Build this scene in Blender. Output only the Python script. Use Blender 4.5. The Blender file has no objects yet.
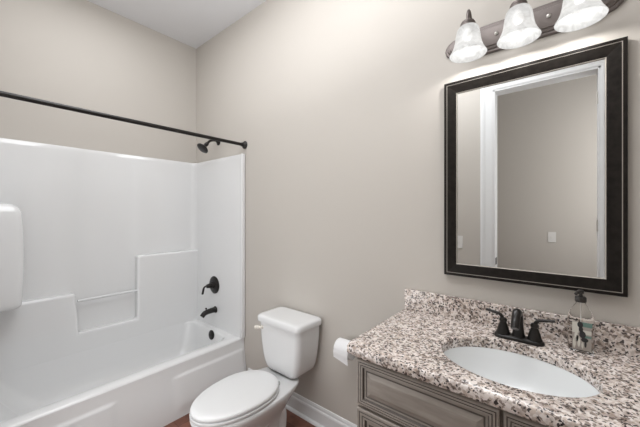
import bpy, bmesh, math, random
from mathutils import Vector, Matrix
random.seed(4)
S = bpy.context.scene
COL = S.collection
PI = math.pi

# ------------------------------------------------------------------ camera, world, lights, exposure
cd = bpy.data.cameras.new('camera'); cam = bpy.data.objects.new('camera', cd); COL.objects.link(cam)
cd.sensor_fit = 'HORIZONTAL'; cd.sensor_width = 36.0; cd.lens = 298.3/640*36.0
cd.clip_start = 0.01; cd.shift_y = -0.0012
cam.location = (2.846, -1.512, 1.391)
_y = math.radians(50.526)
cam.rotation_euler = Vector((-math.cos(_y), math.sin(_y), 0)).to_track_quat('-Z', 'Y').to_euler()
S.camera = cam
S.view_settings.view_transform = 'Standard'; S.view_settings.look = 'None'
S.view_settings.gamma = 1.0; S.view_settings.use_curve_mapping = False
S.view_settings.exposure = 0.24
w = bpy.data.worlds.new('world'); S.world = w; w.use_nodes = True
w.node_tree.nodes['Background'].inputs[0].default_value = (0.80, 0.88, 1.0, 1)
w.node_tree.nodes['Background'].inputs[1].default_value = 1.0

def area_light(name, loc, target, sx, sy, watts, col):
    ld = bpy.data.lights.new(name, 'AREA'); ld.shape = 'RECTANGLE'; ld.size = sx; ld.size_y = sy
    ld.energy = watts; ld.color = col
    o = bpy.data.objects.new(name, ld); COL.objects.link(o); o.location = loc
    o.rotation_euler = (Vector(target)-Vector(loc)).to_track_quat('-Z', 'Y').to_euler()
    return o
area_light('overhead_fill', (1.6, -0.95, 2.99), (1.6, -0.95, 0), 2.4, 0.7, 20, (0.97, 0.985, 1.0))  # added soft overhead fill; no ceiling lamp is known here
area_light('hall_fill', (3.56, -2.2, 1.5), (1.0, -2.4, 1.3), 0.9, 2.4, 20, (1.0, 0.99, 0.98))  # unseen fill added at the closed hall end to light its wall evenly
area_light('high_bounce_fill', (2.0, -1.46, 2.80), (0.5, -0.4, 0.6), 2.0, 0.20, 3, (0.97, 0.985, 1.0))  # added high strip standing in for bounced flash, not a fitting
area_light('upward_fill', (2.0, -1.15, 2.50), (1.9, -1.0, 3.0), 0.8, 0.4, 15, (0.98, 0.99, 1.0))  # added fill aimed upward to brighten the ceiling
area_light('front_side_fill', (1.55, -1.49, 0.95), (1.45, -0.3, 1.15), 0.8, 1.2, 8, (0.98, 0.99, 1.0))  # added out-of-view fill panel for tub, toilet and lower wall
BULB_W = 1.55

# ------------------------------------------------------------------ materials
def mat(name, col, rough=0.5, metal=0.0, **kw):
    m = bpy.data.materials.new(name); m.use_nodes = True
    b = m.node_tree.nodes['Principled BSDF']
    b.inputs['Base Color'].default_value = (*col, 1); b.inputs['Roughness'].default_value = rough
    b.inputs['Metallic'].default_value = metal
    for k, v in kw.items(): b.inputs[k.replace('_', ' ')].default_value = v
    return m
def nodes(m): return m.node_tree.nodes, m.node_tree.links, m.node_tree.nodes['Principled BSDF']
def noise_bump(m, scale, strength, dist=0.001):
    n, l, b = nodes(m)
    tc = n.new('ShaderNodeTexCoord'); t = n.new('ShaderNodeTexNoise'); t.inputs['Scale'].default_value = scale
    t.inputs['Detail'].default_value = 4
    bp = n.new('ShaderNodeBump'); bp.inputs['Strength'].default_value = strength; bp.inputs['Distance'].default_value = dist
    l.new(tc.outputs['Object'], t.inputs['Vector']); l.new(t.outputs['Fac'], bp.inputs['Height']); l.new(bp.outputs['Normal'], b.inputs['Normal'])
def noise_color(m, c1, c2, scale, lo=0.35, hi=0.65, stretch=(1,1,1), detail=4):
    n, l, b = nodes(m)
    tc = n.new('ShaderNodeTexCoord'); mp = n.new('ShaderNodeMapping'); mp.inputs['Scale'].default_value = stretch
    t = n.new('ShaderNodeTexNoise'); t.inputs['Scale'].default_value = scale; t.inputs['Detail'].default_value = detail
    r = n.new('ShaderNodeValToRGB'); r.color_ramp.elements[0].position = lo; r.color_ramp.elements[1].position = hi
    r.color_ramp.elements[0].color = (*c1, 1); r.color_ramp.elements[1].color = (*c2, 1)
    l.new(tc.outputs['Object'], mp.inputs['Vector']); l.new(mp.outputs[0], t.inputs['Vector'])
    l.new(t.outputs['Fac'], r.inputs[0]); l.new(r.outputs[0], b.inputs['Base Color'])
M = {}
M['wall'] = mat('beige_wall_paint', (0.518, 0.487, 0.449), 0.75); noise_bump(M['wall'], 220, 0.08)
M['ceiling'] = mat('white_ceiling_paint', (0.75, 0.755, 0.775), 0.85); noise_bump(M['ceiling'], 120, 0.1)
M['trim'] = mat('white_trim_paint', (0.74, 0.75, 0.76), 0.35)
M['acrylic'] = mat('white_acrylic', (0.74, 0.745, 0.75), 0.16, 0, Coat_Weight=0.3, Coat_Roughness=0.06); 
M['porcelain'] = mat('white_porcelain', (0.72, 0.725, 0.73), 0.12)
M['sinkwhite'] = mat('white_sink_china', (0.80, 0.82, 0.83), 0.12)
M['seatplastic'] = mat('white_seat_plastic', (0.70, 0.705, 0.71), 0.28)
M['bronze'] = mat('oil_rubbed_bronze', (0.014, 0.012, 0.011), 0.3, 0.1, Specular_IOR_Level=0.35)
M['fixture'] = mat('brushed_bronze_fixture', (0.15, 0.128, 0.12), 0.40, 0.55)
M['nickel'] = mat('satin_nickel', (0.6, 0.58, 0.55), 0.3, 1.0)
M['black'] = mat('black_frame_paint', (0.014, 0.011, 0.010), 0.36, 0, Specular_IOR_Level=0.16); noise_color(M['black'], (0.010,0.008,0.007), (0.018,0.015,0.013), 40)
M['worn'] = mat('worn_silver_edge', (0.40, 0.37, 0.33), 0.5, 0)
M['mirror'] = mat('mirror_silver', (0.93, 0.94, 0.94), 0.0, 1.0)
M['cab'] = mat('taupe_cabinet_paint', (0.27, 0.245, 0.225), 0.42); noise_color(M['cab'], (0.275,0.243,0.215), (0.345,0.308,0.275), 9, stretch=(1,1,6))
M['glaze'] = mat('dark_glaze_paint', (0.095, 0.080, 0.070), 0.5)
M['paper'] = mat('white_tissue', (0.78, 0.78, 0.79), 0.95); noise_bump(M['paper'], 90, 0.4, 0.002)
M['cardboard'] = mat('cardboard_tube', (0.30, 0.22, 0.15), 0.9)
M['lever'] = mat('pearly_lever_plastic', (0.70, 0.66, 0.60), 0.25)
M['plate'] = mat('switch_plate_plastic', (0.72, 0.71, 0.69), 0.35)
M['caulk'] = mat('white_caulk', (0.72, 0.72, 0.71), 0.5)
M['pump'] = mat('dark_pump_plastic', (0.03, 0.027, 0.025), 0.3)
M['lcream'] = mat('label_cream', (0.62, 0.60, 0.54), 0.5)
M['lteal'] = mat('label_teal', (0.13, 0.22, 0.19), 0.5)
M['ldark'] = mat('label_dark_ink', (0.03, 0.028, 0.03), 0.5)
M['lgrey'] = mat('label_grey', (0.36, 0.32, 0.29), 0.5)

# granite: pale pink-white ground, brown-grey patches, black crystals
g = mat('speckled_granite', (0.6, 0.55, 0.5), 0.14); M['granite'] = g
n, l, b = nodes(g)
tc = n.new('ShaderNodeTexCoord')
wn = n.new('ShaderNodeTexNoise'); wn.inputs['Scale'].default_value = 60; wn.inputs['Detail'].default_value = 3
l.new(tc.outputs['Object'], wn.inputs['Vector'])
wm = n.new('ShaderNodeVectorMath'); wm.operation = 'SCALE'; wm.inputs['Scale'].default_value = 0.014
l.new(wn.outputs['Color'], wm.inputs[0])
wa = n.new('ShaderNodeVectorMath'); wa.operation = 'ADD'
l.new(tc.outputs['Object'], wa.inputs[0]); l.new(wm.outputs[0], wa.inputs[1])
def vor(scale):
    v = n.new('ShaderNodeTexVoronoi'); v.inputs['Scale'].default_value = scale
    l.new(wa.outputs[0], v.inputs['Vector'])
    s = n.new('ShaderNodeSeparateColor'); l.new(v.outputs['Color'], s.inputs[0]); return s
def ramp(src, stops, const=True):
    r = n.new('ShaderNodeValToRGB'); cr = r.color_ramp
    if const: cr.interpolation = 'CONSTANT'
    cr.elements[0].position = stops[0][0]; cr.elements[0].color = (*stops[0][1], 1)
    cr.elements[1].position = stops[1][0]; cr.elements[1].color = (*stops[1][1], 1)
    for p, c in stops[2:]:
        e = cr.elements.new(p); e.color = (*c, 1)
    l.new(src, r.inputs[0]); return r
v1 = vor(135); v2 = vor(175)
base = ramp(v1.outputs[0], [(0, (0.62,0.53,0.47)), (0.20, (0.78,0.71,0.67)), (0.46, (0.62,0.55,0.51)), (0.58, (0.32,0.265,0.235)), (0.74, (0.80,0.74,0.71)), (0.90, (0.22,0.18,0.16))])
dark = ramp(v2.outputs[1], [(0, (0,0,0)), (0.87, (1,1,1))])
mix = n.new('ShaderNodeMix'); mix.data_type = 'RGBA'
l.new(dark.outputs[0], mix.inputs[0]); l.new(base.outputs[0], mix.inputs[6]); mix.inputs[7].default_value = (0.07,0.06,0.06,1)
# larger clouds where the dark minerals gather
cn = n.new('ShaderNodeTexNoise'); cn.inputs['Scale'].default_value = 38; cn.inputs['Detail'].default_value = 3
l.new(tc.outputs['Object'], cn.inputs['Vector'])
cr2 = ramp(cn.outputs['Fac'], [(0.50, (0,0,0)), (0.66, (0.75,0.75,0.75))], const=False)
mix2 = n.new('ShaderNodeMix'); mix2.data_type = 'RGBA'; mix2.blend_type = 'MULTIPLY'
l.new(cr2.outputs[0], mix2.inputs[0]); l.new(mix.outputs[2], mix2.inputs[6]); mix2.inputs[7].default_value = (0.46,0.40,0.37,1)
l.new(mix2.outputs[2], b.inputs['Base Color'])

# floor: red-brown stained tile
f = mat('red_brown_tile', (0.2, 0.09, 0.06), 0.4); M['floor'] = f
n, l, b = nodes(f)
tc = n.new('ShaderNodeTexCoord'); br = n.new('ShaderNodeTexBrick'); br.inputs['Scale'].default_value = 1.0
br.inputs['Brick Width'].default_value = 0.9; br.inputs['Row Height'].default_value = 0.12; br.inputs['Mortar Size'].default_value = 0.0015
br.inputs['Color1'].default_value = (0.20,0.085,0.055,1); br.inputs['Color2'].default_value = (0.15,0.06,0.04,1); br.inputs['Mortar'].default_value = (0.04,0.018,0.012,1)
ns = n.new('ShaderNodeTexNoise'); ns.inputs['Scale'].default_value = 22; ns.inputs['Detail'].default_value = 5
mx = n.new('ShaderNodeMix'); mx.data_type = 'RGBA'; mx.blend_type = 'OVERLAY'; mx.inputs[0].default_value = 0.6
l.new(tc.outputs['Object'], br.inputs['Vector']); l.new(tc.outputs['Object'], ns.inputs['Vector'])
l.new(br.outputs['Color'], mx.inputs[6]); l.new(ns.outputs['Fac'], mx.inputs[7]); l.new(mx.outputs[2], b.inputs['Base Color'])

# frosted lamp glass: marbled, lets the bulb's light through; the glass around a burning bulb glows faintly
s = bpy.data.materials.new('marbled_lamp_glass'); s.use_nodes = True; M['shade'] = s
n, l, b = nodes(s)
tc = n.new('ShaderNodeTexCoord'); ns = n.new('ShaderNodeTexNoise'); ns.inputs['Scale'].default_value = 28; ns.inputs['Detail'].default_value = 5; ns.inputs['Distortion'].default_value = 1.6
rp = n.new('ShaderNodeValToRGB'); rp.color_ramp.elements[0].position = .3; rp.color_ramp.elements[0].color = (.05,.05,.05,1); rp.color_ramp.elements[1].position = .62; rp.color_ramp.elements[1].color = (.07,.07,.07,1)
l.new(tc.outputs['Object'], ns.inputs['Vector']); l.new(ns.outputs['Fac'], rp.inputs[0]); l.new(rp.outputs[0], b.inputs['Base Color'])
b.inputs['Roughness'].default_value = 0.25
tr = n.new('ShaderNodeBsdfTranslucent'); tr.inputs[0].default_value = (.12, .118, .115, 1)
ms = n.new('ShaderNodeMixShader'); ms.inputs[0].default_value = 0.35
out = n['Material Output']
l.new(b.outputs[0], ms.inputs[1]); l.new(tr.outputs[0], ms.inputs[2]); tp = n.new('ShaderNodeBsdfTransparent'); m3 = n.new('ShaderNodeMixShader'); m3.inputs[0].default_value = 0.20
l.new(ms.outputs[0], m3.inputs[1]); l.new(tp.outputs[0], m3.inputs[2]); l.new(m3.outputs[0], out.inputs[0])
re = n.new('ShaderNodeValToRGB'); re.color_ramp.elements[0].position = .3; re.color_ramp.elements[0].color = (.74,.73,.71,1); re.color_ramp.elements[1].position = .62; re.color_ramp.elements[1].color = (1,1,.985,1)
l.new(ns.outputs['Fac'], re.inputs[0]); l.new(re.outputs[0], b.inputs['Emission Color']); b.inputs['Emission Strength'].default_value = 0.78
M['bulb'] = mat('lit_bulb', (1,1,1), 0.5, 0, Emission_Strength=3.0); M['bulb'].node_tree.nodes['Principled BSDF'].inputs['Emission Color'].default_value = (1,.96,.9,1)
# clear plastic bottle
M['clear'] = mat('clear_plastic', (0.93, 0.92, 0.90), 0.03, 0, Transmission_Weight=1.0, IOR=1.25)

# ------------------------------------------------------------------ mesh helpers
def link(name, bm, m, parent=None, smooth=True, bevel=0, seg=2, subsurf=0, auto=40):
    bmesh.ops.recalc_face_normals(bm, faces=bm.faces)
    me = bpy.data.meshes.new(name); bm.to_mesh(me); bm.free()
    mats = m if isinstance(m, (list, tuple)) else [m]
    for x in mats: me.materials.append(x)
    o = bpy.data.objects.new(name, me); COL.objects.link(o)
    if parent: o.parent = parent
    if smooth:
        for p in me.polygons: p.use_smooth = True
        if auto is not None and not subsurf: me.set_sharp_from_angle(angle=math.radians(auto))
    if bevel:
        md = o.modifiers.new('bevel', 'BEVEL'); md.width = bevel; md.segments = seg; md.limit_method = 'ANGLE'; md.angle_limit = math.radians(35)
        md.harden_normals = False
    if subsurf:
        md = o.modifiers.new('sub', 'SUBSURF'); md.levels = subsurf; md.render_levels = subsurf
    return o
def box(bm, x0, x1, y0, y1, z0, z1, mi=0):
    vs = [bm.verts.new((x, y, z)) for x in (x0, x1) for y in (y0, y1) for z in (z0, z1)]
    for f in ((0,1,3,2), (4,6,7,5), (0,4,5,1), (2,3,7,6), (0,2,6,4), (1,5,7,3)):
        fc = bm.faces.new([vs[i] for i in f]); fc.material_index = mi
    return vs
def loft(bm, rings, cap0=True, cap1=True, closed=True, mi=0):
    R = [[bm.verts.new(p) for p in r] for r in rings]
    n = len(R[0])
    for a, b in zip(R, R[1:]):
        for i in range(n if closed else n-1):
            j = (i+1) % n
            f = bm.faces.new((a[i], a[j], b[j], b[i])); f.material_index = mi
    if cap0: bm.faces.new(R[0][::-1]).material_index = mi
    if cap1: bm.faces.new(R[-1]).material_index = mi
    return R
def lathe(bm, prof, c=(0,0,0), axis=(0,0,1), n=32, cap0=True, cap1=True, mi=0):
    q = Vector((0,0,1)).rotation_difference(Vector(axis).normalized()).to_matrix()
    rings = []
    for r, h in prof:
        rings.append([Vector(c) + q @ Vector((r*math.cos(2*PI*i/n), r*math.sin(2*PI*i/n), h)) for i in range(n)])
    loft(bm, rings, cap0, cap1, mi=mi)
def tube(bm, pts, rad, n=14, mi=0, flat=None):
    pts = [Vector(p) for p in pts]
    rads = rad if isinstance(rad, (list, tuple)) else [rad]*len(pts)
    rings = []; up = None
    for i, p in enumerate(pts):
        t = (pts[min(i+1, len(pts)-1)] - pts[max(i-1, 0)]).normalized()
        if up is None:
            a = Vector((0,0,1)) if abs(t.z) < .9 else Vector((0,1,0))
            up = (a - t*a.dot(t)).normalized()
        else: up = (up - t*up.dot(t)).normalized()
        s = t.cross(up); fl = flat if flat else 1
        rings.append([p + up*math.sin(2*PI*k/n)*rads[i]*fl + s*math.cos(2*PI*k/n)*rads[i] for k in range(n)])
    loft(bm, rings, mi=mi)
def curve_pts(ctrl, n=8):
    P = [Vector(c) for c in ctrl]; P = [P[0]*2-P[1]] + P + [P[-1]*2-P[-2]]; out = []
    for i in range(1, len(P)-2):
        for k in range(n):
            t = k/n
            out.append(0.5*((2*P[i]) + (P[i+1]-P[i-1])*t + (2*P[i-1]-5*P[i]+4*P[i+1]-P[i+2])*t*t + (3*P[i]-P[i-1]-3*P[i+1]+P[i+2])*t**3))
    out.append(P[-2]); return out
def rrect(cx, cy, hx, hy, r, z, n=6):
    pts = []
    for sx, sy, a0 in ((1,1,0), (-1,1,90), (-1,-1,180), (1,-1,270)):
        for k in range(n+1):
            a = math.radians(a0 + 90*k/n)
            pts.append((cx+sx*(hx-r)+r*math.cos(a), cy+sy*(hy-r)+r*math.sin(a), z))
    return pts
def superell(cx, cy, ax, yb, yf, z, n=48, eb=2.0, ef=2.0):
    """egg outline: half width ax, reaches cy+yb behind and cy-yf in front"""
    pts = []
    for i in range(n):
        a = 2*PI*i/n; c, s_ = math.cos(a), math.sin(a); e = eb if s_ > 0 else ef
        x = abs(c)**(2/e)*ax*(1 if c >= 0 else -1)
        y = abs(s_)**(2/e)*(yb if s_ > 0 else yf)*(1 if s_ >= 0 else -1)
        pts.append((cx+x, cy+y, z))
    return pts
def tag(o, label, cat, group=None):
    o['label'] = label; o['category'] = cat
    if group: o['group'] = group
    return o
def thing(name, label, cat, loc=(0,0,0), group=None):
    o = bpy.data.objects.new(name, None); COL.objects.link(o); o.location = loc; o.empty_display_size = .05
    return tag(o, label, cat, group)
def struct(name, bm, m, parent=None, **kw):
    o = link(name, bm, m, parent, **kw)
    if not parent: o['kind'] = 'structure'
    return o
def child(name, bm, m, parent, **kw):
    """geometry given in world coordinates, stored relative to the parent's location"""
    P = parent; off = Vector((0,0,0))
    while P: off += P.location; P = P.parent
    bmesh.ops.translate(bm, verts=bm.verts, vec=-off)
    return link(name, bm, m, parent, **kw)

# ------------------------------------------------------------------ room shell
H = 3.026; FY = -1.524; WT = 0.12; RX = 3.27; HY = -2.77; HX0 = 1.0
DX0, DX1, DZ = 2.347, 3.05, 2.475
bm = bmesh.new(); box(bm, -WT, 3.6, HY-WT, WT, -0.1, 0); struct('floor', bm, M['floor'], smooth=False)
bm = bmesh.new(); box(bm, -WT, 3.6, HY-WT, WT, H, H+.1); struct('ceiling', bm, M['ceiling'], smooth=False)
bm = bmesh.new(); box(bm, -WT, 0, FY-WT, WT, 0, H); struct('wall_left', bm, M['wall'], smooth=False)
bm = bmesh.new(); box(bm, 0, 3.6, 0, WT, 0, H); struct('wall_back', bm, M['wall'], smooth=False)
bm = bmesh.new(); box(bm, RX, RX+WT, FY, 0, 0, H); struct('wall_right', bm, M['wall'], smooth=False)
bm = bmesh.new()
box(bm, 0, DX0, FY-WT, FY, 0, H); box(bm, DX1, 3.6, FY-WT, FY, 0, H); box(bm, DX0, DX1, FY-WT, FY, DZ, H)
struct('wall_front', bm, M['wall'], smooth=False)
bm = bmesh.new(); box(bm, HX0-WT, 3.6, HY-WT, HY, 0, H); struct('wall_hall', bm, M['wall'], smooth=False)
bm = bmesh.new(); box(bm, HX0-WT, HX0, HY, FY-WT, 0, H); struct('wall_hall_left', bm, M['wall'], smooth=False)
bm = bmesh.new(); box(bm, 3.6, 3.6+WT, HY-WT, FY, 0, H); struct('wall_hall_right', bm, M['wall'], smooth=False)

# door casing: jamb lining and moulded casing on both faces
door = bpy.data.objects.new('door_1', None); COL.objects.link(door); door['kind'] = 'structure'; door.location = (2.7, FY, 0)
bm = bmesh.new()
J = 0.018
box(bm, DX0-.001, DX0+J, FY-WT-.004, FY+.004, 0, DZ); box(bm, DX1-J, DX1+.001, FY-WT-.004, FY+.004, 0, DZ); box(bm, DX0, DX1, FY-WT-.004, FY+.004, DZ-J, DZ+.001)
child('jamb', bm, M['trim'], door, smooth=False, bevel=.002)
def casing(side):   # side +1: bathroom face, -1 hall face
    prof = [(0, 0), (0, .006), (.012, .009), (.022, .008), (.06, .010), (.07, .014), (.082, .016), (.095, .012), (.10, .006), (.10, 0)]
    yb = FY if side > 0 else FY-WT
    X0, X1, Z1 = DX0+.004, DX1-.004, DZ-.004
    path = []
    for u, t in prof:
        y = yb + side*t
        path.append([(X0-u, y, 0), (X0-u, y, Z1+u), (X1+u, y, Z1+u), (X1+u, y, 0)])
    bm = bmesh.new(); R = [[bm.verts.new(p) for p in r] for r in path]
    for a, b_ in zip(R, R[1:]):
        for k in range(3): bm.faces.new((a[k], a[k+1], b_[k+1], b_[k]))
    for e in (0, 3): bm.faces.new([r[e] for r in R])
    child('casing', bm, M['trim'], door, smooth=False)
casing(1); casing(-1)
bm = bmesh.new(); box(bm, DX0+J, DX0+J+.002, FY-.09, FY-.02, .93, .99); child('strike_plate', bm, M['bronze'], door, smooth=False)
bm = bmesh.new()
for z in (.25, 1.25, 2.2): lathe(bm, [(.006,0), (.006,.09)], (DX1-J-.004, FY-.01, z), n=10)
child('hinge', bm, M['nickel'], door)

def baseboard(name, x0, y0, x1, y1, nx, ny):
    prof = [(0,0), (.015,0), (.015,.085), (.0125,.095), (.0085,.10), (.0075,.112), (.004,.122), (0,.124)]
    bm = bmesh.new(); loft(bm, [[(x+nx*t, y+ny*t, z) for t, z in prof] for x, y in ((x0,y0), (x1,y1))])
    return struct(name, bm, M['trim'], smooth=False)
baseboard('baseboard_back', .845, 0, 2.236, 0, 0, -1)
baseboard('baseboard_front', .86, FY, 2.285, FY, 0, 1)
baseboard('baseboard_hall', HX0, HY, 3.6, HY, 0, 1)
bm = bmesh.new()   # quarter-round shoe moulding
loft(bm, [[(x, -.015, 0), (x, -.031, 0), (x, -.029, .009), (x, -.023, .015), (x, -.015, .018)] for x in (.845, 2.236)])
struct('trim_1', bm, M['trim'])

# ------------------------------------------------------------------ tub and shower surround
W, RIM, HS, L = 0.786, 0.362, 1.878, -FY
tub = thing('bathtub_shower', 'white one-piece acrylic bathtub with tall shower surround filling the alcove', 'bathtub', (0.4, FY/2, 0))
y0b, y1b = FY+.004, -.004
# basin with deck: rings of rounded rectangles in plan
bm = bmesh.new()
cx, cy = .37, (y0b+y1b)/2; hx, hy = (W-.03)/2, (y1b-y0b)/2-.002
def tubring(x0, x1, ya, yb, r, z, n=8): return rrect((x0+x1)/2, (ya+yb)/2, (x1-x0)/2, (yb-ya)/2, r, z, n)
rings = [tubring(.01, W, y0b, y1b, .006, RIM-.02), tubring(.01, W-.004, y0b, y1b, .006, RIM-.006), tubring(.012, W-.014, y0b, y1b, .008, RIM),
         tubring(.0925, .705, FY+.08, -.078, .09, RIM), tubring(.0927, .694, FY+.09, -.088, .09, RIM-.006), tubring(.093, .686, FY+.10, -.094, .09, RIM-.022),
         tubring(.105, .668, FY+.20, -.115, .10, .20), tubring(.125, .65, FY+.26, -.135, .12, .12), tubring(.17, .60, FY+.32, -.18, .12, .075), tubring(.24, .54, FY+.40, -.25, .10, .068)]
loft(bm, rings, cap0=False)
child('basin', bm, M['acrylic'], tub, auto=60)
# apron: slightly flared toward the floor, with a pressed step in two lengths
bm = bmesh.new()
ny, nz = 160, 44
def sm(a, b, t):
    t = max(0, min(1, (t-a)/(b-a))); return t*t*(3-2*t)
def apx(y, z):
    flare = .042*(1-sm(0.0, .36, z))
    # upper edge of the recessed panel stands at .27 and .33
    zt = .272
    a = sm(zt+.012, zt-.012, z) if False else 1-sm(zt-.010, zt+.006, z)
    seg = (1-sm(-.60, -.54, y)*1)*sm(-.96, -.90, y)   # flat stretch between the two lengths
    dep = .009*a*(1-seg)*sm(.02, .09, z)*(1-sm(-.03, -.015, y))*sm(FY+.02, FY+.05, y)
    return W + flare + dep
G = [[bm.verts.new((apx(y0b+(y1b-y0b)*i/ny, (RIM-.012)*j/nz), y0b+(y1b-y0b)*i/ny, (RIM-.012)*j/nz)) for j in range(nz+1)] for i in range(ny+1)]
for i in range(ny):
    for j in range(nz): bm.faces.new((G[i][j], G[i+1][j], G[i+1][j+1], G[i][j+1]))
# fold the top edge back under the rim and close the ends
T = [bm.verts.new((W-.03, v[-1].co.y, RIM-.012)) for v in G]
for i in range(ny): bm.faces.new((G[i][-1], G[i+1][-1], T[i+1], T[i]))
Bt = [bm.verts.new((W-.03, v[0].co.y, 0)) for v in G]
for i in range(ny): bm.faces.new((G[i][0], Bt[i], Bt[i+1], G[i+1][0]))
for k, Gk in ((0, G[0]), (-1, G[-1])): bm.faces.new(list(Gk) + [T[k], Bt[k]])
child('apron', bm, M['acrylic'], tub, auto=60)
# surround: U-shaped plan swept upward with rounded inner corners
def uplan(t, r, z, fl=W):
    p = [(fl, -.003-t, z)]
    for k in range(9):
        a = math.radians(90+90*k/8); p.append((t+r+r*math.cos(a), -.003-t-r+r*math.sin(a), z))
    ys = [-.30, -.553, -.558, -.75, -.942, -.947, -1.2]
    for yy in ys: p.append((t, yy, z))
    for k in range(9):
        a = math.radians(180+90*k/8); p.append((t+r+r*math.cos(a), FY+.003+t+r+r*math.sin(a), z))
    p.append((fl, FY+.003+t, z)); return p
bm = bmesh.new()
zs = [RIM-.002, .60, 1.0, 1.40, 1.60, 1.84, HS-.006, HS-.001, HS, HS]
ts = [.034, .030, .028, .026, .025, .024, .0225, .019, .012, .003]
rs = [.07, .07, .065, .06, .055, .05, .05, .05, .05, .05]
R = [[bm.verts.new(p) for p in uplan(t, r, z)] for t, r, z in zip(ts, rs, zs)]
n_ = len(R[0])
for a, b_ in zip(R, R[1:]):
    for i in range(n_-1): bm.faces.new((a[i], a[i+1], b_[i+1], b_[i]))
# shallow centre panel
for r in R[:-1]:
    for v in r:
        if abs(v.co.y+.75) < .1945: v.co.x -= .004
o = child('wall_panel', bm, M['acrylic'], tub, auto=50)
# front flanges
for nm, ya, yb in (('flange', -.036, -.003), ('flange', FY+.003, FY+.036)):
    bm = bmesh.new(); box(bm, W-.004, W+.018, ya, yb, RIM-.004, HS); child(nm, bm, M['acrylic'], tub, bevel=.006, seg=3)
# flat flange along the apron ends down to the floor
for ya, yb in ((-.028, -.003), (FY+.003, FY+.028)):
    bm = bmesh.new(); box(bm, W-.004, W+.046, ya, yb, 0, .02); bm.free()
# ledge / backing blocks of the moulded shelf
def ledge(name, ya, yb, z0, z1, d, r=.02):
    bm = bmesh.new()
    # outline in y,z extruded in x with softened edges
    box(bm, .012, d, ya, yb, z0, z1)
    return child(name, bm, M['acrylic'], tub, bevel=r, seg=4, auto=30)
D1 = .092
bm = bmesh.new()    # one stepped outline: tall block, recess, low ledge
prof = [(-.012, RIM-.10), (-.012, 1.032), (-.558, 1.032), (-.558, .505), (-.945, .505), (-.965, .80), (FY+.012, .80), (FY+.012, RIM-.10)]
loft(bm, [[(.012, y, z) for y, z in prof], [(D1, y, z) for y, z in prof]])
child('moulded_ledge', bm, M['acrylic'], tub, bevel=.018, seg=5)
bm = bmesh.new(); tube(bm, [(.078, -.556, .742), (.078, -.952, .742)], .0095, 14)
child('grab_bar', bm, mat('clear_acrylic_rod', (.70,.71,.72), .08), tub)
# rounded moulded column on the ledge at the near end
bm = bmesh.new()
rg = []
for k in range(17):
    z0c, z1c = .8005, 1.447; t = .5-.5*math.cos(PI*k/16); z = z0c+(z1c-z0c)*t
    d0, d1 = z-z0c, z1c-z
    k1 = .055*(1-math.sqrt(max(0, 1-(1-min(1, d1/.055))**2))); k0 = .02*(1-math.sqrt(max(0, 1-(1-min(1, d0/.02))**2)))
    bul = .014*math.sin(PI*min(1, t*1.0+.02)); q = k0+k1-bul
    rg.append(rrect(.145, (FY+.008-1.262+bul)/2, .125-max(q,-.01)*.8, (-1.262+bul-FY-.008)/2-(k0+k1), .035, z, 6))
loft(bm, rg)
child('moulded_column', bm, M['acrylic'], tub, bevel=.015, seg=3, auto=50)
# overflow plate
bm = bmesh.new(); lathe(bm, [(.040, 0), (.040, .006), (.031, .011), (.012, .012), (.010, .009), (0.002, .009)], (.452, -.098, .322), (0, -1, .12), 32)
child('overflow_plate', bm, M['bronze'], tub)
bm = bmesh.new(); lathe(bm, [(.034, 0), (.034, .003), (.028, .005), (.005, .005)], (.40, -.33, .069), n=28)
child('drain', bm, M['bronze'], tub)

# mixer valve and handle
v = thing('shower_valve', 'dark bronze round shower mixer plate with curved lever above tub spout', 'shower valve', (.390, -.033, .738))
bm = bmesh.new(); lathe(bm, [(.078, 0), (.078, .005), (.072, .010), (.05, .014), (.034, .018), (.030, .030), (.001, .030)], (.390, -.033, .738), (0,-1,0), 40); child('escutcheon', bm, M['bronze'], v)
bm = bmesh.new(); lathe(bm, [(.022, 0), (.024, .01), (.020, .028), (.017, .045), (.012, .05), (.001, .052)], (.390, -.062, .738), (0,-1,0), 24); child('hub', bm, M['bronze'], v)
bm = bmesh.new(); tube(bm, curve_pts([(.390,-.095,.738), (.368,-.108,.734), (.346,-.112,.715), (.338,-.114,.688), (.334,-.118,.660)]), [.011+.0*i for i in range(33)][:33], 12, flat=.7); child('lever', bm, M['bronze'], v)

v = thing('tub_spout', 'dark bronze tub spout with diverter knob below shower mixer plate', 'tub spout', (.412, -.036, .52))
bm = bmesh.new(); lathe(bm, [(.030, 0), (.030, .004), (.026, .008), (.024, .02)], (.412, -.036, .520), (0,-1,0), 28)
P = curve_pts([(.412,-.04,.520), (.412,-.09,.520), (.412,-.140,.512), (.412,-.168,.488)], 6); tube(bm, P, [.024-.004*i/len(P) for i in range(len(P))], 20)
child('spout_body', bm, M['bronze'], v)
bm = bmesh.new(); lathe(bm, [(.005, 0), (.005, .018), (.009, .022), (.009, .028), (.003, .031)], (.412, -.128, .526), n=14); child('diverter_knob', bm, M['bronze'], v)

# shower head
v = thing('overhead_shower', 'dark bronze shower head on short arm above the surround', 'shower head', (.405, 0, 2.035))
bm = bmesh.new(); lathe(bm, [(.030, 0), (.030, .005), (.022, .011), (.013, .018)], (.405, -.001, 2.035), (0,-1,0), 28); child('arm_flange', bm, M['bronze'], v)
bm = bmesh.new(); tube(bm, curve_pts([(.405,-.005,2.035), (.405,-.04,2.042), (.405,-.085,2.030), (.412,-.127,1.990)]), .0105, 14); child('arm', bm, M['bronze'], v)
bm = bmesh.new(); lathe(bm, [(.013, -.015), (.017, -.004), (.017, .012), (.013, .018), (.018, .026), (.043, .044), (.052, .052), (.052, .060), (.046, .064), (.002, .062)], (.412, -.124, 1.992), (0,-.66,-.75), 32); child('spray_head', bm, M['bronze'], v)

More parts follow.
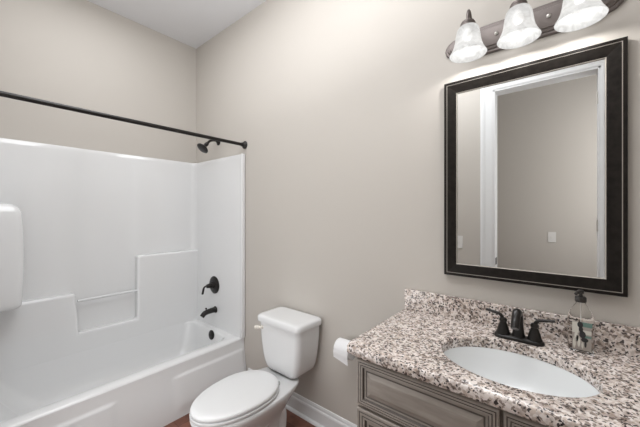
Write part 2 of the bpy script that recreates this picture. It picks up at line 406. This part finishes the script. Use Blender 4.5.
# curtain rod
v = thing('shower_rod', 'long straight dark bronze shower curtain rod over the tub front', 'curtain rod', (.797, FY/2, 1.948))
bm = bmesh.new(); tube(bm, [(.797, -.006, 1.951), (.797, FY+.006, 1.951)], .0132, 20); child('rod', bm, M['bronze'], v)
for y, s_ in ((-.001, -1), (FY+.001, 1)):
    bm = bmesh.new(); lathe(bm, [(.033, 0), (.033, .005), (.027, .012), (.018, .02), (.0165, .034), (.0135, .036)], (.797, y, 1.951), (0, s_, 0), 28); child('end_flange', bm, M['bronze'], v)

# ------------------------------------------------------------------ toilet
TX = 1.44
t = thing('toilet', 'white two-piece toilet with closed lid standing between tub and vanity', 'toilet', (TX, -.35, 0))
bm = bmesh.new()
prof = [  # z, centre y, half width, back reach, front reach, eb
 (.0, -.38, .100, .17, .17, 3), (.012, -.38, .103, .173, .175, 3), (.045, -.38, .095, .165, .165, 3), (.10, -.385, .088, .165, .16, 3),
 (.15, -.40, .092, .185, .175, 3), (.20, -.42, .112, .215, .215, 3), (.25, -.44, .142, .26, .265, 3.2), (.30, -.455, .170, .305, .30, 3.4),
 (.332, -.46, .182, .325, .32, 4), (.350, -.46, .184, .328, .323, 4), (.357, -.46, .179, .324, .318, 4)]
rings = []
for z, c, a, yb, yf, eb in prof:
    pts = []
    for (x, y, zz) in superell(TX, c, a, yb, yf, z, 56, eb, 2.1):
        bk = sm(c+.05, c+.27, y)            # deck at the back is narrower
        x = TX + (x-TX)*(1-.10*bk); pts.append((x, y, zz))
    rings.append(pts)
loft(bm, rings)
child('bowl', bm, M['porcelain'], t, auto=60)
bm = bmesh.new()  # trapway bulge on the side
for s_ in (1, -1):
    P = curve_pts([(TX+s_*.065, -.52, .18), (TX+s_*.076, -.42, .19), (TX+s_*.072, -.32, .24), (TX+s_*.062, -.26, .18), (TX+s_*.058, -.26, .05)], 6)
    tube(bm, P, [.036]*len(P), 16)
child('trapway', bm, M['porcelain'], t)
# seat ring
def eggs(z, off, c=-.488, a=.181, yb=.212, yf=.297):
    return superell(TX, c, a-off, yb-off, yf-off, z, 56, 2.15, 2.05)
bm = bmesh.new()
loft(bm, [eggs(.360, .006), eggs(.363, .001), eggs(.370, 0), eggs(.375, .001), eggs(.3778, .010)])
child('seat', bm, M['seatplastic'], t, auto=60)
bm = bmesh.new()
loft(bm, [eggs(.3815, .014), eggs(.3835, .004), eggs(.390, .003), eggs(.397, .005), eggs(.402, .012), eggs(.4055, .03), eggs(.4065, .06)])
child('seat_lid', bm, M['seatplastic'], t, auto=60)
for s_ in (1, -1):
    bm = bmesh.new(); lathe(bm, [(.011, 0), (.011, .020), (.008, .026), (.002, .027)], (TX+s_*.070, -.284, .355), n=18); child('seat_hinge', bm, M['seatplastic'], t)
# tank
bm = bmesh.new()
rings = []
for z, hx_, yf, r in ((.357, .095, .185, .03), (.361, .112, .200, .035), (.372, .130, .210, .04), (.39, .145, .217, .042), (.42, .157, .222, .042), (.47, .168, .225, .040), (.54, .177, .228, .038), (.61, .182, .230, .036), (.673, .184, .232, .036)):
    rings.append(rrect(TX, -(.012+yf)/2, hx_, (yf-.012)/2, r, z, 8))
loft(bm, rings); child('tank', bm, M['porcelain'], t, auto=60)
bm = bmesh.new()
rings = []
for z, o_ in ((.672, .008), (.674, .001), (.680, 0), (.700, 0), (.708, .003), (.713, .009), (.7155, .018), (.7165, .035)):
    rings.append(rrect(TX, -.125, .196-o_, .119-o_, .034, z, 8))
loft(bm, rings); child('tank_lid', bm, M['porcelain'], t, auto=60)
fl = bmesh.new(); lathe(fl, [(.012, 0), (.012, .006), (.008, .014), (.001, .015)], (TX-.145, -.2285, .635), (0,-1,0), 16)
tube(fl, curve_pts([(TX-.145,-.242,.635), (TX-.168,-.248,.633), (TX-.188,-.250,.628)]), [.010]*6+[.013]*6+[.0145]*5, 12, flat=.9)
o = child('flush_lever', fl, M['lever'], t); o['label'] = 'pearly cream flush lever'
for s_ in (1, -1):
    bm = bmesh.new(); lathe(bm, [(.016, 0), (.016, .008), (.011, .016), (.003, .018)], (TX+s_*.113, -.36, 0), n=16); child('bolt_cap', bm, M['porcelain'], t)

# ------------------------------------------------------------------ toilet paper
RXc, RYc, RZc = 1.862, -.085, .607
v = thing('paper_holder', 'dark bronze wall-mounted toilet paper holder beside the vanity', 'paper holder', (RXc, 0, RZc))
bm = bmesh.new(); lathe(bm, [(.026, 0), (.026, .005), (.019, .011), (.010, .014)], (RXc+.075, -.001, RZc+.018), (0,-1,0), 24); child('rosette', bm, M['bronze'], v)
bm = bmesh.new(); tube(bm, curve_pts([(RXc+.075,-.01,RZc+.018), (RXc+.075,-.06,RZc+.018), (RXc+.073,-.083,RZc+.012), (RXc+.06,-.085,RZc+.006)]), .008, 12)
tube(bm, [(RXc+.066,-.085,RZc+.008), (RXc-.062,-.085,RZc+.008)], .0075, 12); lathe(bm, [(.010,0), (.011,.006), (.002,.010)], (RXc-.060,-.085,RZc+.008), (-1,0,0), 14)
child('arm', bm, M['bronze'], v)
v = thing('toilet_paper_roll', 'white toilet paper roll hanging on the holder left of vanity', 'toilet paper', (RXc, RYc, RZc-.004))
bm = bmesh.new()
zc = RZc-.004; prof = [(.0175, -.05), (.046, -.052), (.050, -.048), (.0505, 0), (.050, .048), (.046, .052), (.0175, .05), (.0175, -.05)]
lathe(bm, prof, (RXc, RYc, zc), (1,0,0), 40, cap0=False, cap1=False); child('roll', bm, M['paper'], v)
bm = bmesh.new(); lathe(bm, [(.0172, -.05), (.0172, .05), (.016, .05), (.016, -.05), (.0172, -.05)], (RXc, RYc, zc), (1,0,0), 24, cap0=False, cap1=False); child('core', bm, M['cardboard'], v)
bm = bmesh.new()  # loose end of the sheet
R = []
for k in range(7):
    z = zc - .052*k/6; yy = RYc-.0515-.0015*math.sin(k*.9)
    R.append([(RXc-.049, yy, z+.012*k/6), (RXc+.049, yy, z-.012*k/6), (RXc+.049, yy-.0008, z-.012*k/6), (RXc-.049, yy-.0008, z+.012*k/6)])
loft(bm, R); child('hanging_sheet', bm, M['paper'], v)

# ------------------------------------------------------------------ vanity cabinet
VX0, VX1, VY = 2.236, 3.225, -.545
c = thing('vanity_cabinet', 'grey-taupe glazed bathroom vanity cabinet under the granite countertop', 'cabinet', (2.71, -.27, 0))
bm = bmesh.new()
box(bm, VX0, VX0+.018, VY+.002, -.002, 0, .852)
box(bm, VX1-.018, VX1, VY+.002, -.002, 0, .852)
box(bm, VX0+.018, VX1-.018, -.012, -.002, .10, .852); box(bm, VX0+.018, VX1-.018, VY+.02, -.012, .10, .118)
box(bm, VX0+.018, VX1-.018, VY+.075, VY+.09, 0, .10)
child('carcass', bm, M['cab'], c, smooth=False)
bm = bmesh.new()
for x0, x1 in ((VX0, VX0+.04), (2.69, 2.73), (VX1-.04, VX1)): box(bm, x0, x1, VY, VY+.019, .10, .852)
for z0, z1 in ((.10, .14), (.655, .69), (.825, .852)):
    box(bm, VX0+.04, 2.69, VY+.0003, VY+.019, z0, z1); box(bm, 2.73, VX1-.04, VY+.0003, VY+.019, z0, z1)
child('face_frame', bm, M['cab'], c, smooth=False)
def panel(name, x0, x1, z0, z1, kinds):
    """raised panel front; kinds = list of (inset, height, material index of the band that follows)"""
    bm = bmesh.new()
    yb = VY-.0005
    back = [(x0,yb,z0), (x1,yb,z0), (x1,yb,z1), (x0,yb,z1)]
    prev = [bm.verts.new(p) for p in back]; bm.faces.new(prev[::-1])
    for ins, h, mi in kinds:
        cur = [bm.verts.new(p) for p in ((x0+ins, yb-h, z0+ins), (x1-ins, yb-h, z0+ins), (x1-ins, yb-h, z1-ins), (x0+ins, yb-h, z1-ins))]
        for i in range(4):
            j = (i+1) % 4; bm.faces.new((prev[i], prev[j], cur[j], cur[i])).material_index = mi
        prev = cur
    bm.faces.new(prev)
    return child(name, bm, [M['cab'], M['glaze']], c, smooth=False)
PROF = [(0, .014, 0), (.003, .018, 0), (.008, .018, 0), (.0095, .0165, 1), (.0110, .0185, 1), (.017, .0185, 0), (.0185, .0165, 1), (.020, .0185, 1), (.0255, .0185, 0),
        (.028, .012, 1), (.030, .011, 1), (.036, .011, 0), (.039, .010, 1), (.041, .011, 1), (.058, .0165, 0), (.060, .0165, 0)]
gapm = 2.71
for x0, x1 in ((VX0+.006, gapm-.004), (gapm+.004, VX1-.006)):
    panel('drawer_front', x0, x1, .676, .846, PROF)
for x0, x1 in ((VX0+.006, gapm-.004), (gapm+.004, VX1-.006)):
    d = panel('cabinet_door', x0, x1, .115, .666, [(i*1.35, h, m_) for i, h, m_ in PROF])
    kx = x1-.03 if x0 < 2.5 else x0+.03
    bm = bmesh.new(); lathe(bm, [(.006, 0), (.005, .012), (.012, .018), (.014, .024), (.010, .030), (.001, .032)], (kx, VY-.018, .60), (0,-1,0), 20)
    kb = child('knob', bm, M['bronze'], d)

# countertop with oval cut-out, then backsplash
TX0, TX1, TY0, ZT, ZB = 2.191, 3.255, -.574, .89, .8535
SX, SY, SA, SB = 2.706, -.325, .222, .170
NA = 96
def outer(z, ins=0, r=.03):
    pts = []
    for i in range(NA):
        a = 2*PI*i/NA; dx, dy = math.cos(a), math.sin(a)
        x0, x1, ya, yb = TX0+ins, TX1, TY0+ins, -.001
        tx = ((x1 if dx > 0 else x0)-SX)/dx if abs(dx) > 1e-9 else 1e9
        ty = ((yb if dy > 0 else ya)-SY)/dy if abs(dy) > 1e-9 else 1e9
        k = min(tx, ty); pts.append([SX+dx*k, SY+dy*k])
    # snap nearest samples to the four corners, round the near left one
    for cx_, cy_ in ((x0, ya), (x1, ya), (x1, yb), (x0, yb)):
        q = min(pts, key=lambda p: (p[0]-cx_)**2+(p[1]-cy_)**2); q[0], q[1] = cx_, cy_
    for p in pts:
        ccx, ccy = x0+r, ya+r
        if p[0] < ccx and p[1] < ccy:
            vx, vy = p[0]-ccx, p[1]-ccy; m_ = math.hypot(vx, vy)
            if m_ > r: p[0], p[1] = ccx+vx/m_*r, ccy+vy/m_*r
    return [(p[0], p[1], z) for p in pts]
def ell(z, k=0): return [(SX+(SA+k)*math.cos(2*PI*i/NA), SY+(SB+k)*math.sin(2*PI*i/NA), z) for i in range(NA)]
bm = bmesh.new()
R = loft(bm, [ell(ZB, 0), ell(ZT-.005, 0), ell(ZT-.0015, .0015), ell(ZT, .005), outer(ZT, .007), outer(ZT-.002, .003), outer(ZT-.007, 0), outer(ZB+.006, 0), outer(ZB+.002, .002), outer(ZB, .006), ell(ZB, 0)], False, False)
bmesh.ops.remove_doubles(bm, verts=bm.verts, dist=1e-6)
o = link('countertop', bm, M['granite'], auto=50); tag(o, 'speckled pink and black granite countertop with oval sink cut-out', 'countertop')
bm = bmesh.new(); box(bm, TX0+.001, TX1, -.0205, -.0005, ZT+.0005, .991)
o = link('backsplash', bm, M['granite'], bevel=.002); tag(o, 'low speckled granite backsplash strip along wall behind faucet', 'backsplash')
# sink
bm = bmesh.new()
def se(z, k, e=1.0): return [(SX+(SA+k)*math.cos(2*PI*i/64), SY+(SB+k)*math.sin(2*PI*i/64), z) for i in range(64)]
loft(bm, [se(ZB-.012, .024), se(ZB-.0008, .022), se(ZB-.0008, .0), se(ZB-.008, -.004), se(ZB-.03, -.012), se(ZB-.07, -.028), se(ZB-.105, -.055), se(ZB-.128, -.09), se(ZB-.138, -.125), se(ZB-.15, -.125), se(ZB-.13, -.05), se(ZB-.07, -.01), se(ZB-.012, .024)], False, False)
sk = thing('sink', 'white oval undermount sink basin set in the granite countertop', 'sink', (SX, SY, ZB-.15))
child('basin', bm, M['sinkwhite'], sk, auto=60)
bm = bmesh.new(); lathe(bm, [(.028, -.012), (.028, .002), (.022, .004), (.018, .001), (.001, .001)], (SX, SY, ZB-.1405), n=28); child('sink_drain', bm, M['bronze'], sk)

# faucet
FX, FYY = 2.702, -.104
v = thing('faucet', 'dark bronze two-handle faucet behind the sink', 'faucet', (FX, FYY, ZT))
bm = bmesh.new()
def stad(hx_, hy_, z): return rrect(FX, FYY, hx_, hy_, hy_-.001, z, 8)
loft(bm, [stad(.084, .029, ZT), stad(.084, .029, ZT+.006), stad(.080, .025, ZT+.012), stad(.074, .020, ZT+.015)]); child('base_plate', bm, M['bronze'], v)
bm = bmesh.new()
rr = []
for p_, hx_, hy_ in (((0, .0, .012), .024, .021), ((0, 0, .03), .020, .018), ((0, -.004, .06), .017, .016), ((0, -.012, .09), .016, .016)):
    rr.append([(x, y, z) for x, y, z in superell(FX+p_[0], FYY+p_[1], hx_, hy_, hy_, ZT+p_[2], 24)])
loft(bm, rr)
P = curve_pts([(FX, FYY-.010, ZT+.085), (FX, FYY-.020, ZT+.108), (FX, FYY-.050, ZT+.118), (FX, FYY-.085, ZT+.103), (FX, FYY-.108, ZT+.075)], 6)
tube(bm, P, [.0175-.004*i/len(P) for i in range(len(P))], 20)
child('spout', bm, M['bronze'], v)
for s_ in (-1, 1):
    hx0 = FX+s_*.052
    bm = bmesh.new(); lathe(bm, [(.0255, 0), (.0255, .005), (.022, .012), (.019, .025), (.014, .040), (.011, .048), (.014, .052), (.014, .058), (.010, .064), (.001, .066)], (hx0, FYY, ZT+.012), n=24)
    hb = child('handle', bm, M['bronze'], v)
    P = curve_pts([(hx0, FYY, ZT+.072), (hx0+s_*.012, FYY, ZT+.088), (hx0+s_*.035, FYY+.002, ZT+.093), (hx0+s_*.062, FYY+.003, ZT+.097)], 6)
    bm = bmesh.new(); tube(bm, P, [.0085]*6+[.0075]*7+[.0068]*6, 12, flat=.8); child('lever', bm, M['bronze'], hb)
bm = bmesh.new(); lathe(bm, [(.003, 0), (.003, .04), (.007, .045), (.007, .05), (.002, .053)], (FX, FYY+.022, ZT+.014), n=12); child('lift_rod', bm, M['bronze'], v)

# soap bottle
BX, BY = 2.888, -.075
v = thing('soap_dispenser', 'clear plastic hand soap bottle with dark pump and picture label', 'soap bottle', (BX, BY, ZT))
def bring(hx_, hy_, r, z): return rrect(BX, BY, hx_, hy_, r, ZT+z, 6)
bm = bmesh.new()
loft(bm, [bring(.030,.020,.018,.001), bring(.035,.024,.021,.004), bring(.037,.026,.022,.012), bring(.0375,.0265,.022,.06), bring(.0375,.0265,.022,.115), bring(.035,.025,.021,.132), bring(.026,.021,.0195,.152), bring(.0165,.0165,.016,.168), bring(.0135,.0135,.013,.173), bring(.0135,.0135,.013,.18)])
child('bottle', bm, M['clear'], v, auto=60)
bm = bmesh.new(); lathe(bm, [(.0155, 0), (.0165, .002), (.0165, .016), (.014, .019), (.006, .02), (.005, .030), (.009, .031), (.010, .040), (.007, .043), (.001, .043)], (BX, BY, ZT+.178), n=20)
tube(bm, [(BX, BY, ZT+.215), (BX-.008, BY-.018, ZT+.216), (BX-.014, BY-.034, ZT+.211)], [.0065,.006,.005], 10)
child('pump', bm, M['pump'], v)
bm = bmesh.new(); tube(bm, [(BX, BY, ZT+.012), (BX, BY, ZT+.176)], .0014, 8); child('dip_tube', bm, M['plate'], v)
# label picture: flat patches hugging the bottle's front face
lab = [  # x0,x1,z0,z1,depth order,material
 (-.024, .028, .012, .112, 0, 'lgrey'), (-.024, -.006, .072, .110, 1, 'lcream'), (-.006, .030, .096, .112, 1, 'lteal'), (-.002, .028, .070, .084, 1, 'lcream'), (.004, .028, .058, .066, 1, 'lteal')]
bm = bmesh.new(); mats = ['lgrey', 'lcream', 'lteal', 'ldark']
for x0, x1, z0, z1, k, mn in lab:
    y = BY-.0268-.0003*(k+1)
    box(bm, BX+x0, BX+x1, y-.0002, y, ZT+z0, ZT+z1, mats.index(mn))
def blob(cx_, cz, rx, rz, mn, k=2):
    y = BY-.0268-.0003*(k+1)
    a = [bm.verts.new((BX+cx_+rx*math.cos(2*PI*i/14), y, ZT+cz+rz*math.sin(2*PI*i/14))) for i in range(14)]
    bm.faces.new(a).material_index = mats.index(mn)
for q in ((-.002,.102,.008,.011,'ldark'), (.000,.086,.006,.010,'ldark'), (.004,.068,.009,.013,'ldark'), (.010,.050,.010,.008,'ldark'), (-.013,.060,.005,.016,'lcream'), (-.006,.040,.004,.018,'lcream'), (-.018,.036,.004,.020,'lcream'), (.012,.036,.003,.012,'ldark'), (-.010,.052,.003,.012,'ldark'), (.004,.030,.003,.012,'lcream')):
    blob(*q)
child('label', bm, [M[k] for k in mats], v, smooth=False)

# ------------------------------------------------------------------ mirror
MX0, MX1, MZ0, MZ1 = 2.394, 3.014, 1.095, 2.009
v = thing('wall_mirror', 'tall rectangular mirror in a black frame with worn silver line', 'mirror', ((MX0+MX1)/2, 0, MZ0))
def mring(ins, y): return [(MX0+ins, y, MZ0+ins), (MX1-ins, y, MZ0+ins), (MX1-ins, y, MZ1-ins), (MX0+ins, y, MZ1-ins)]
seq = [(0, -.001, 0), (0, -.023, 0), (.002, -.026, 0), (.0125, -.026, 0), (.0130, -.0245, 1), (.0148, -.0245, 1), (.0155, -.026, 0), (.018, -.0255, 0), (.048, -.0215, 0), (.0545, -.020, 0), (.056, -.0195, 1), (.058, -.0165, 1), (.058, -.013, 0)]
bm = bmesh.new(); prev = [bm.verts.new(p) for p in mring(0, -.001)]
for ins, y, mi in seq[1:]:
    cur = [bm.verts.new(p) for p in mring(ins, y)]
    for i in range(4):
        j = (i+1) % 4; bm.faces.new((prev[i], prev[j], cur[j], cur[i])).material_index = mi
    prev = cur
child('frame', bm, [M['black'], M['worn']], v, smooth=False)
bm = bmesh.new(); a = [bm.verts.new(p) for p in mring(.056, -.008)]; b_ = [bm.verts.new(p) for p in mring(.057, -.0140)]; c_ = [bm.verts.new(p) for p in mring(.054+.012, -.0155)]
for A_, B_ in ((a, b_),):
    for i in range(4): bm.faces.new((A_[i], A_[(i+1)%4], B_[(i+1)%4], B_[i]))
bm.faces.new(a[::-1]); bm.faces.new(b_)
for x in c_: bm.verts.remove(x)
child('glass', bm, M['mirror'], v, smooth=False)

# ------------------------------------------------------------------ vanity light
LXc, LZc = 2.704, 2.165
v = thing('vanity_light', 'three-shade bronze vanity light bar on the wall above the mirror', 'wall light', (LXc, 0, LZc))
def plate(hx_, hz, y, n=10):
    """bar outline with stepped rounded ends"""
    pts = []
    e = .075
    for sx in (1, -1):
        arc = []
        for k in range(n+1):
            a = -PI/2 + PI*k/n
            arc.append((sx*(hx_-e + e*math.cos(a)), hz*.80*math.sin(a)))
        if sx == 1: seq_ = [(hx_-e-.012, -hz), (hx_-e, -hz), ] + arc[1:-1] + [(hx_-e, hz), (hx_-e-.012, hz)]
        else: seq_ = [(-(hx_-e-.012), hz), (-(hx_-e), hz)] + arc[::-1][1:-1] + [(-(hx_-e), -hz), (-(hx_-e-.012), -hz)]
        pts += seq_
    return [(LXc+x, y, LZc+z) for x, z in pts]
bm = bmesh.new()
loft(bm, [plate(.308, .064, -.001), plate(.308, .064, -.010), plate(.304, .060, -.014), plate(.296, .052, -.014), plate(.293, .049, -.019), plate(.284, .040, -.021), plate(.281, .037, -.026), plate(.27, .028, -.027)])
child('back_plate', bm, M['fixture'], v, smooth=True, auto=25)
for dx in (-.09, .09):
    bm = bmesh.new(); lathe(bm, [(.004, 0), (.0075, .002), (.0075, .006), (.002, .010)], (LXc+dx, -.026, LZc+.004), (0,-1,0), 14); child('cap_nut', bm, M['nickel'], v)
SY_ = -.125
for dx in (-.181, 0, .181):
    x = LXc+dx
    bm = bmesh.new()
    tube(bm, curve_pts([(x,-.020,LZc+.01), (x,-.045,LZc+.02), (x,-.070,LZc+.060), (x,-.090,LZc+.092), (x,-.112,LZc+.096), (x,SY_,LZc+.075), (x,SY_,LZc+.050)], 6), .0062, 12)
    lathe(bm, [(.020, 0), (.020, .004), (.012, .010)], (x, -.024, LZc+.01), (0,-1,0), 20)
    child('arm', bm, M['fixture'], v)
    bm = bmesh.new(); lathe(bm, [(.029, 0), (.031, .002), (.031, .008), (.028, .010), (.029, .013), (.029, .017), (.025, .020), (.025, .024), (.018, .029), (.008, .033), (.007, .040)], (x, SY_, LZc+.018), n=28)
    child('shade_holder', bm, M['fixture'], v)
    bm = bmesh.new()
    pf = [(.028, .019), (.035, .016), (.041, .008), (.045, -.006), (.048, -.026), (.0505, -.046), (.0545, -.066), (.0605, -.083), (.0675, -.097), (.0725, -.106)]
    pf = [(r, .019+(z-.019)*.94) for r, z in pf]
    inn = [(r-.0028, z) for r, z in pf][::-1]
    lathe(bm, pf+[(.0715, -.1005)]+inn, (x, SY_, LZc+.002), n=40, cap0=False, cap1=True)
    child('lamp_shade', bm, M['shade'], v, auto=60)
    bm = bmesh.new(); lathe(bm, [(.009, .0), (.010, -.008), (.016, -.022), (.018, -.032), (.013, -.043), (.003, -.048)], (x, SY_, LZc+.010), n=20)
    child('bulb', bm, M['bulb'], v)
    ld = bpy.data.lights.new('bulb_light', 'POINT'); ld.energy = BULB_W; ld.color = (1.0, .98, .95); ld.shadow_soft_size = .016
    lo = bpy.data.objects.new('bulb_light', ld); COL.objects.link(lo); lo.location = (x, SY_, LZc-.078)

# ------------------------------------------------------------------ switches
def switch(x, y, z, label, toggle=True):
    v = thing('light_switch', label, 'light switch', (x, y, z))
    bm = bmesh.new(); box(bm, x-.036, x+.036, y, y+.005, z-.058, z+.058); child('cover_plate', bm, M['plate'], v, bevel=.003)
    bm = bmesh.new(); box(bm, x-.005, x+.005, y+.005, y+.014, z-.002, z+.012); box(bm, x-.009, x+.009, y+.005, y+.0062, z-.017, z+.017)
    child('toggle', bm, M['plate'], v, bevel=.001)
switch(2.067, FY, 1.116, 'white light switch on the near wall beside the doorway, seen in the mirror')
switch(2.726, HY, 1.116, 'white light switch on the far beige wall through the doorway, seen in the mirror')
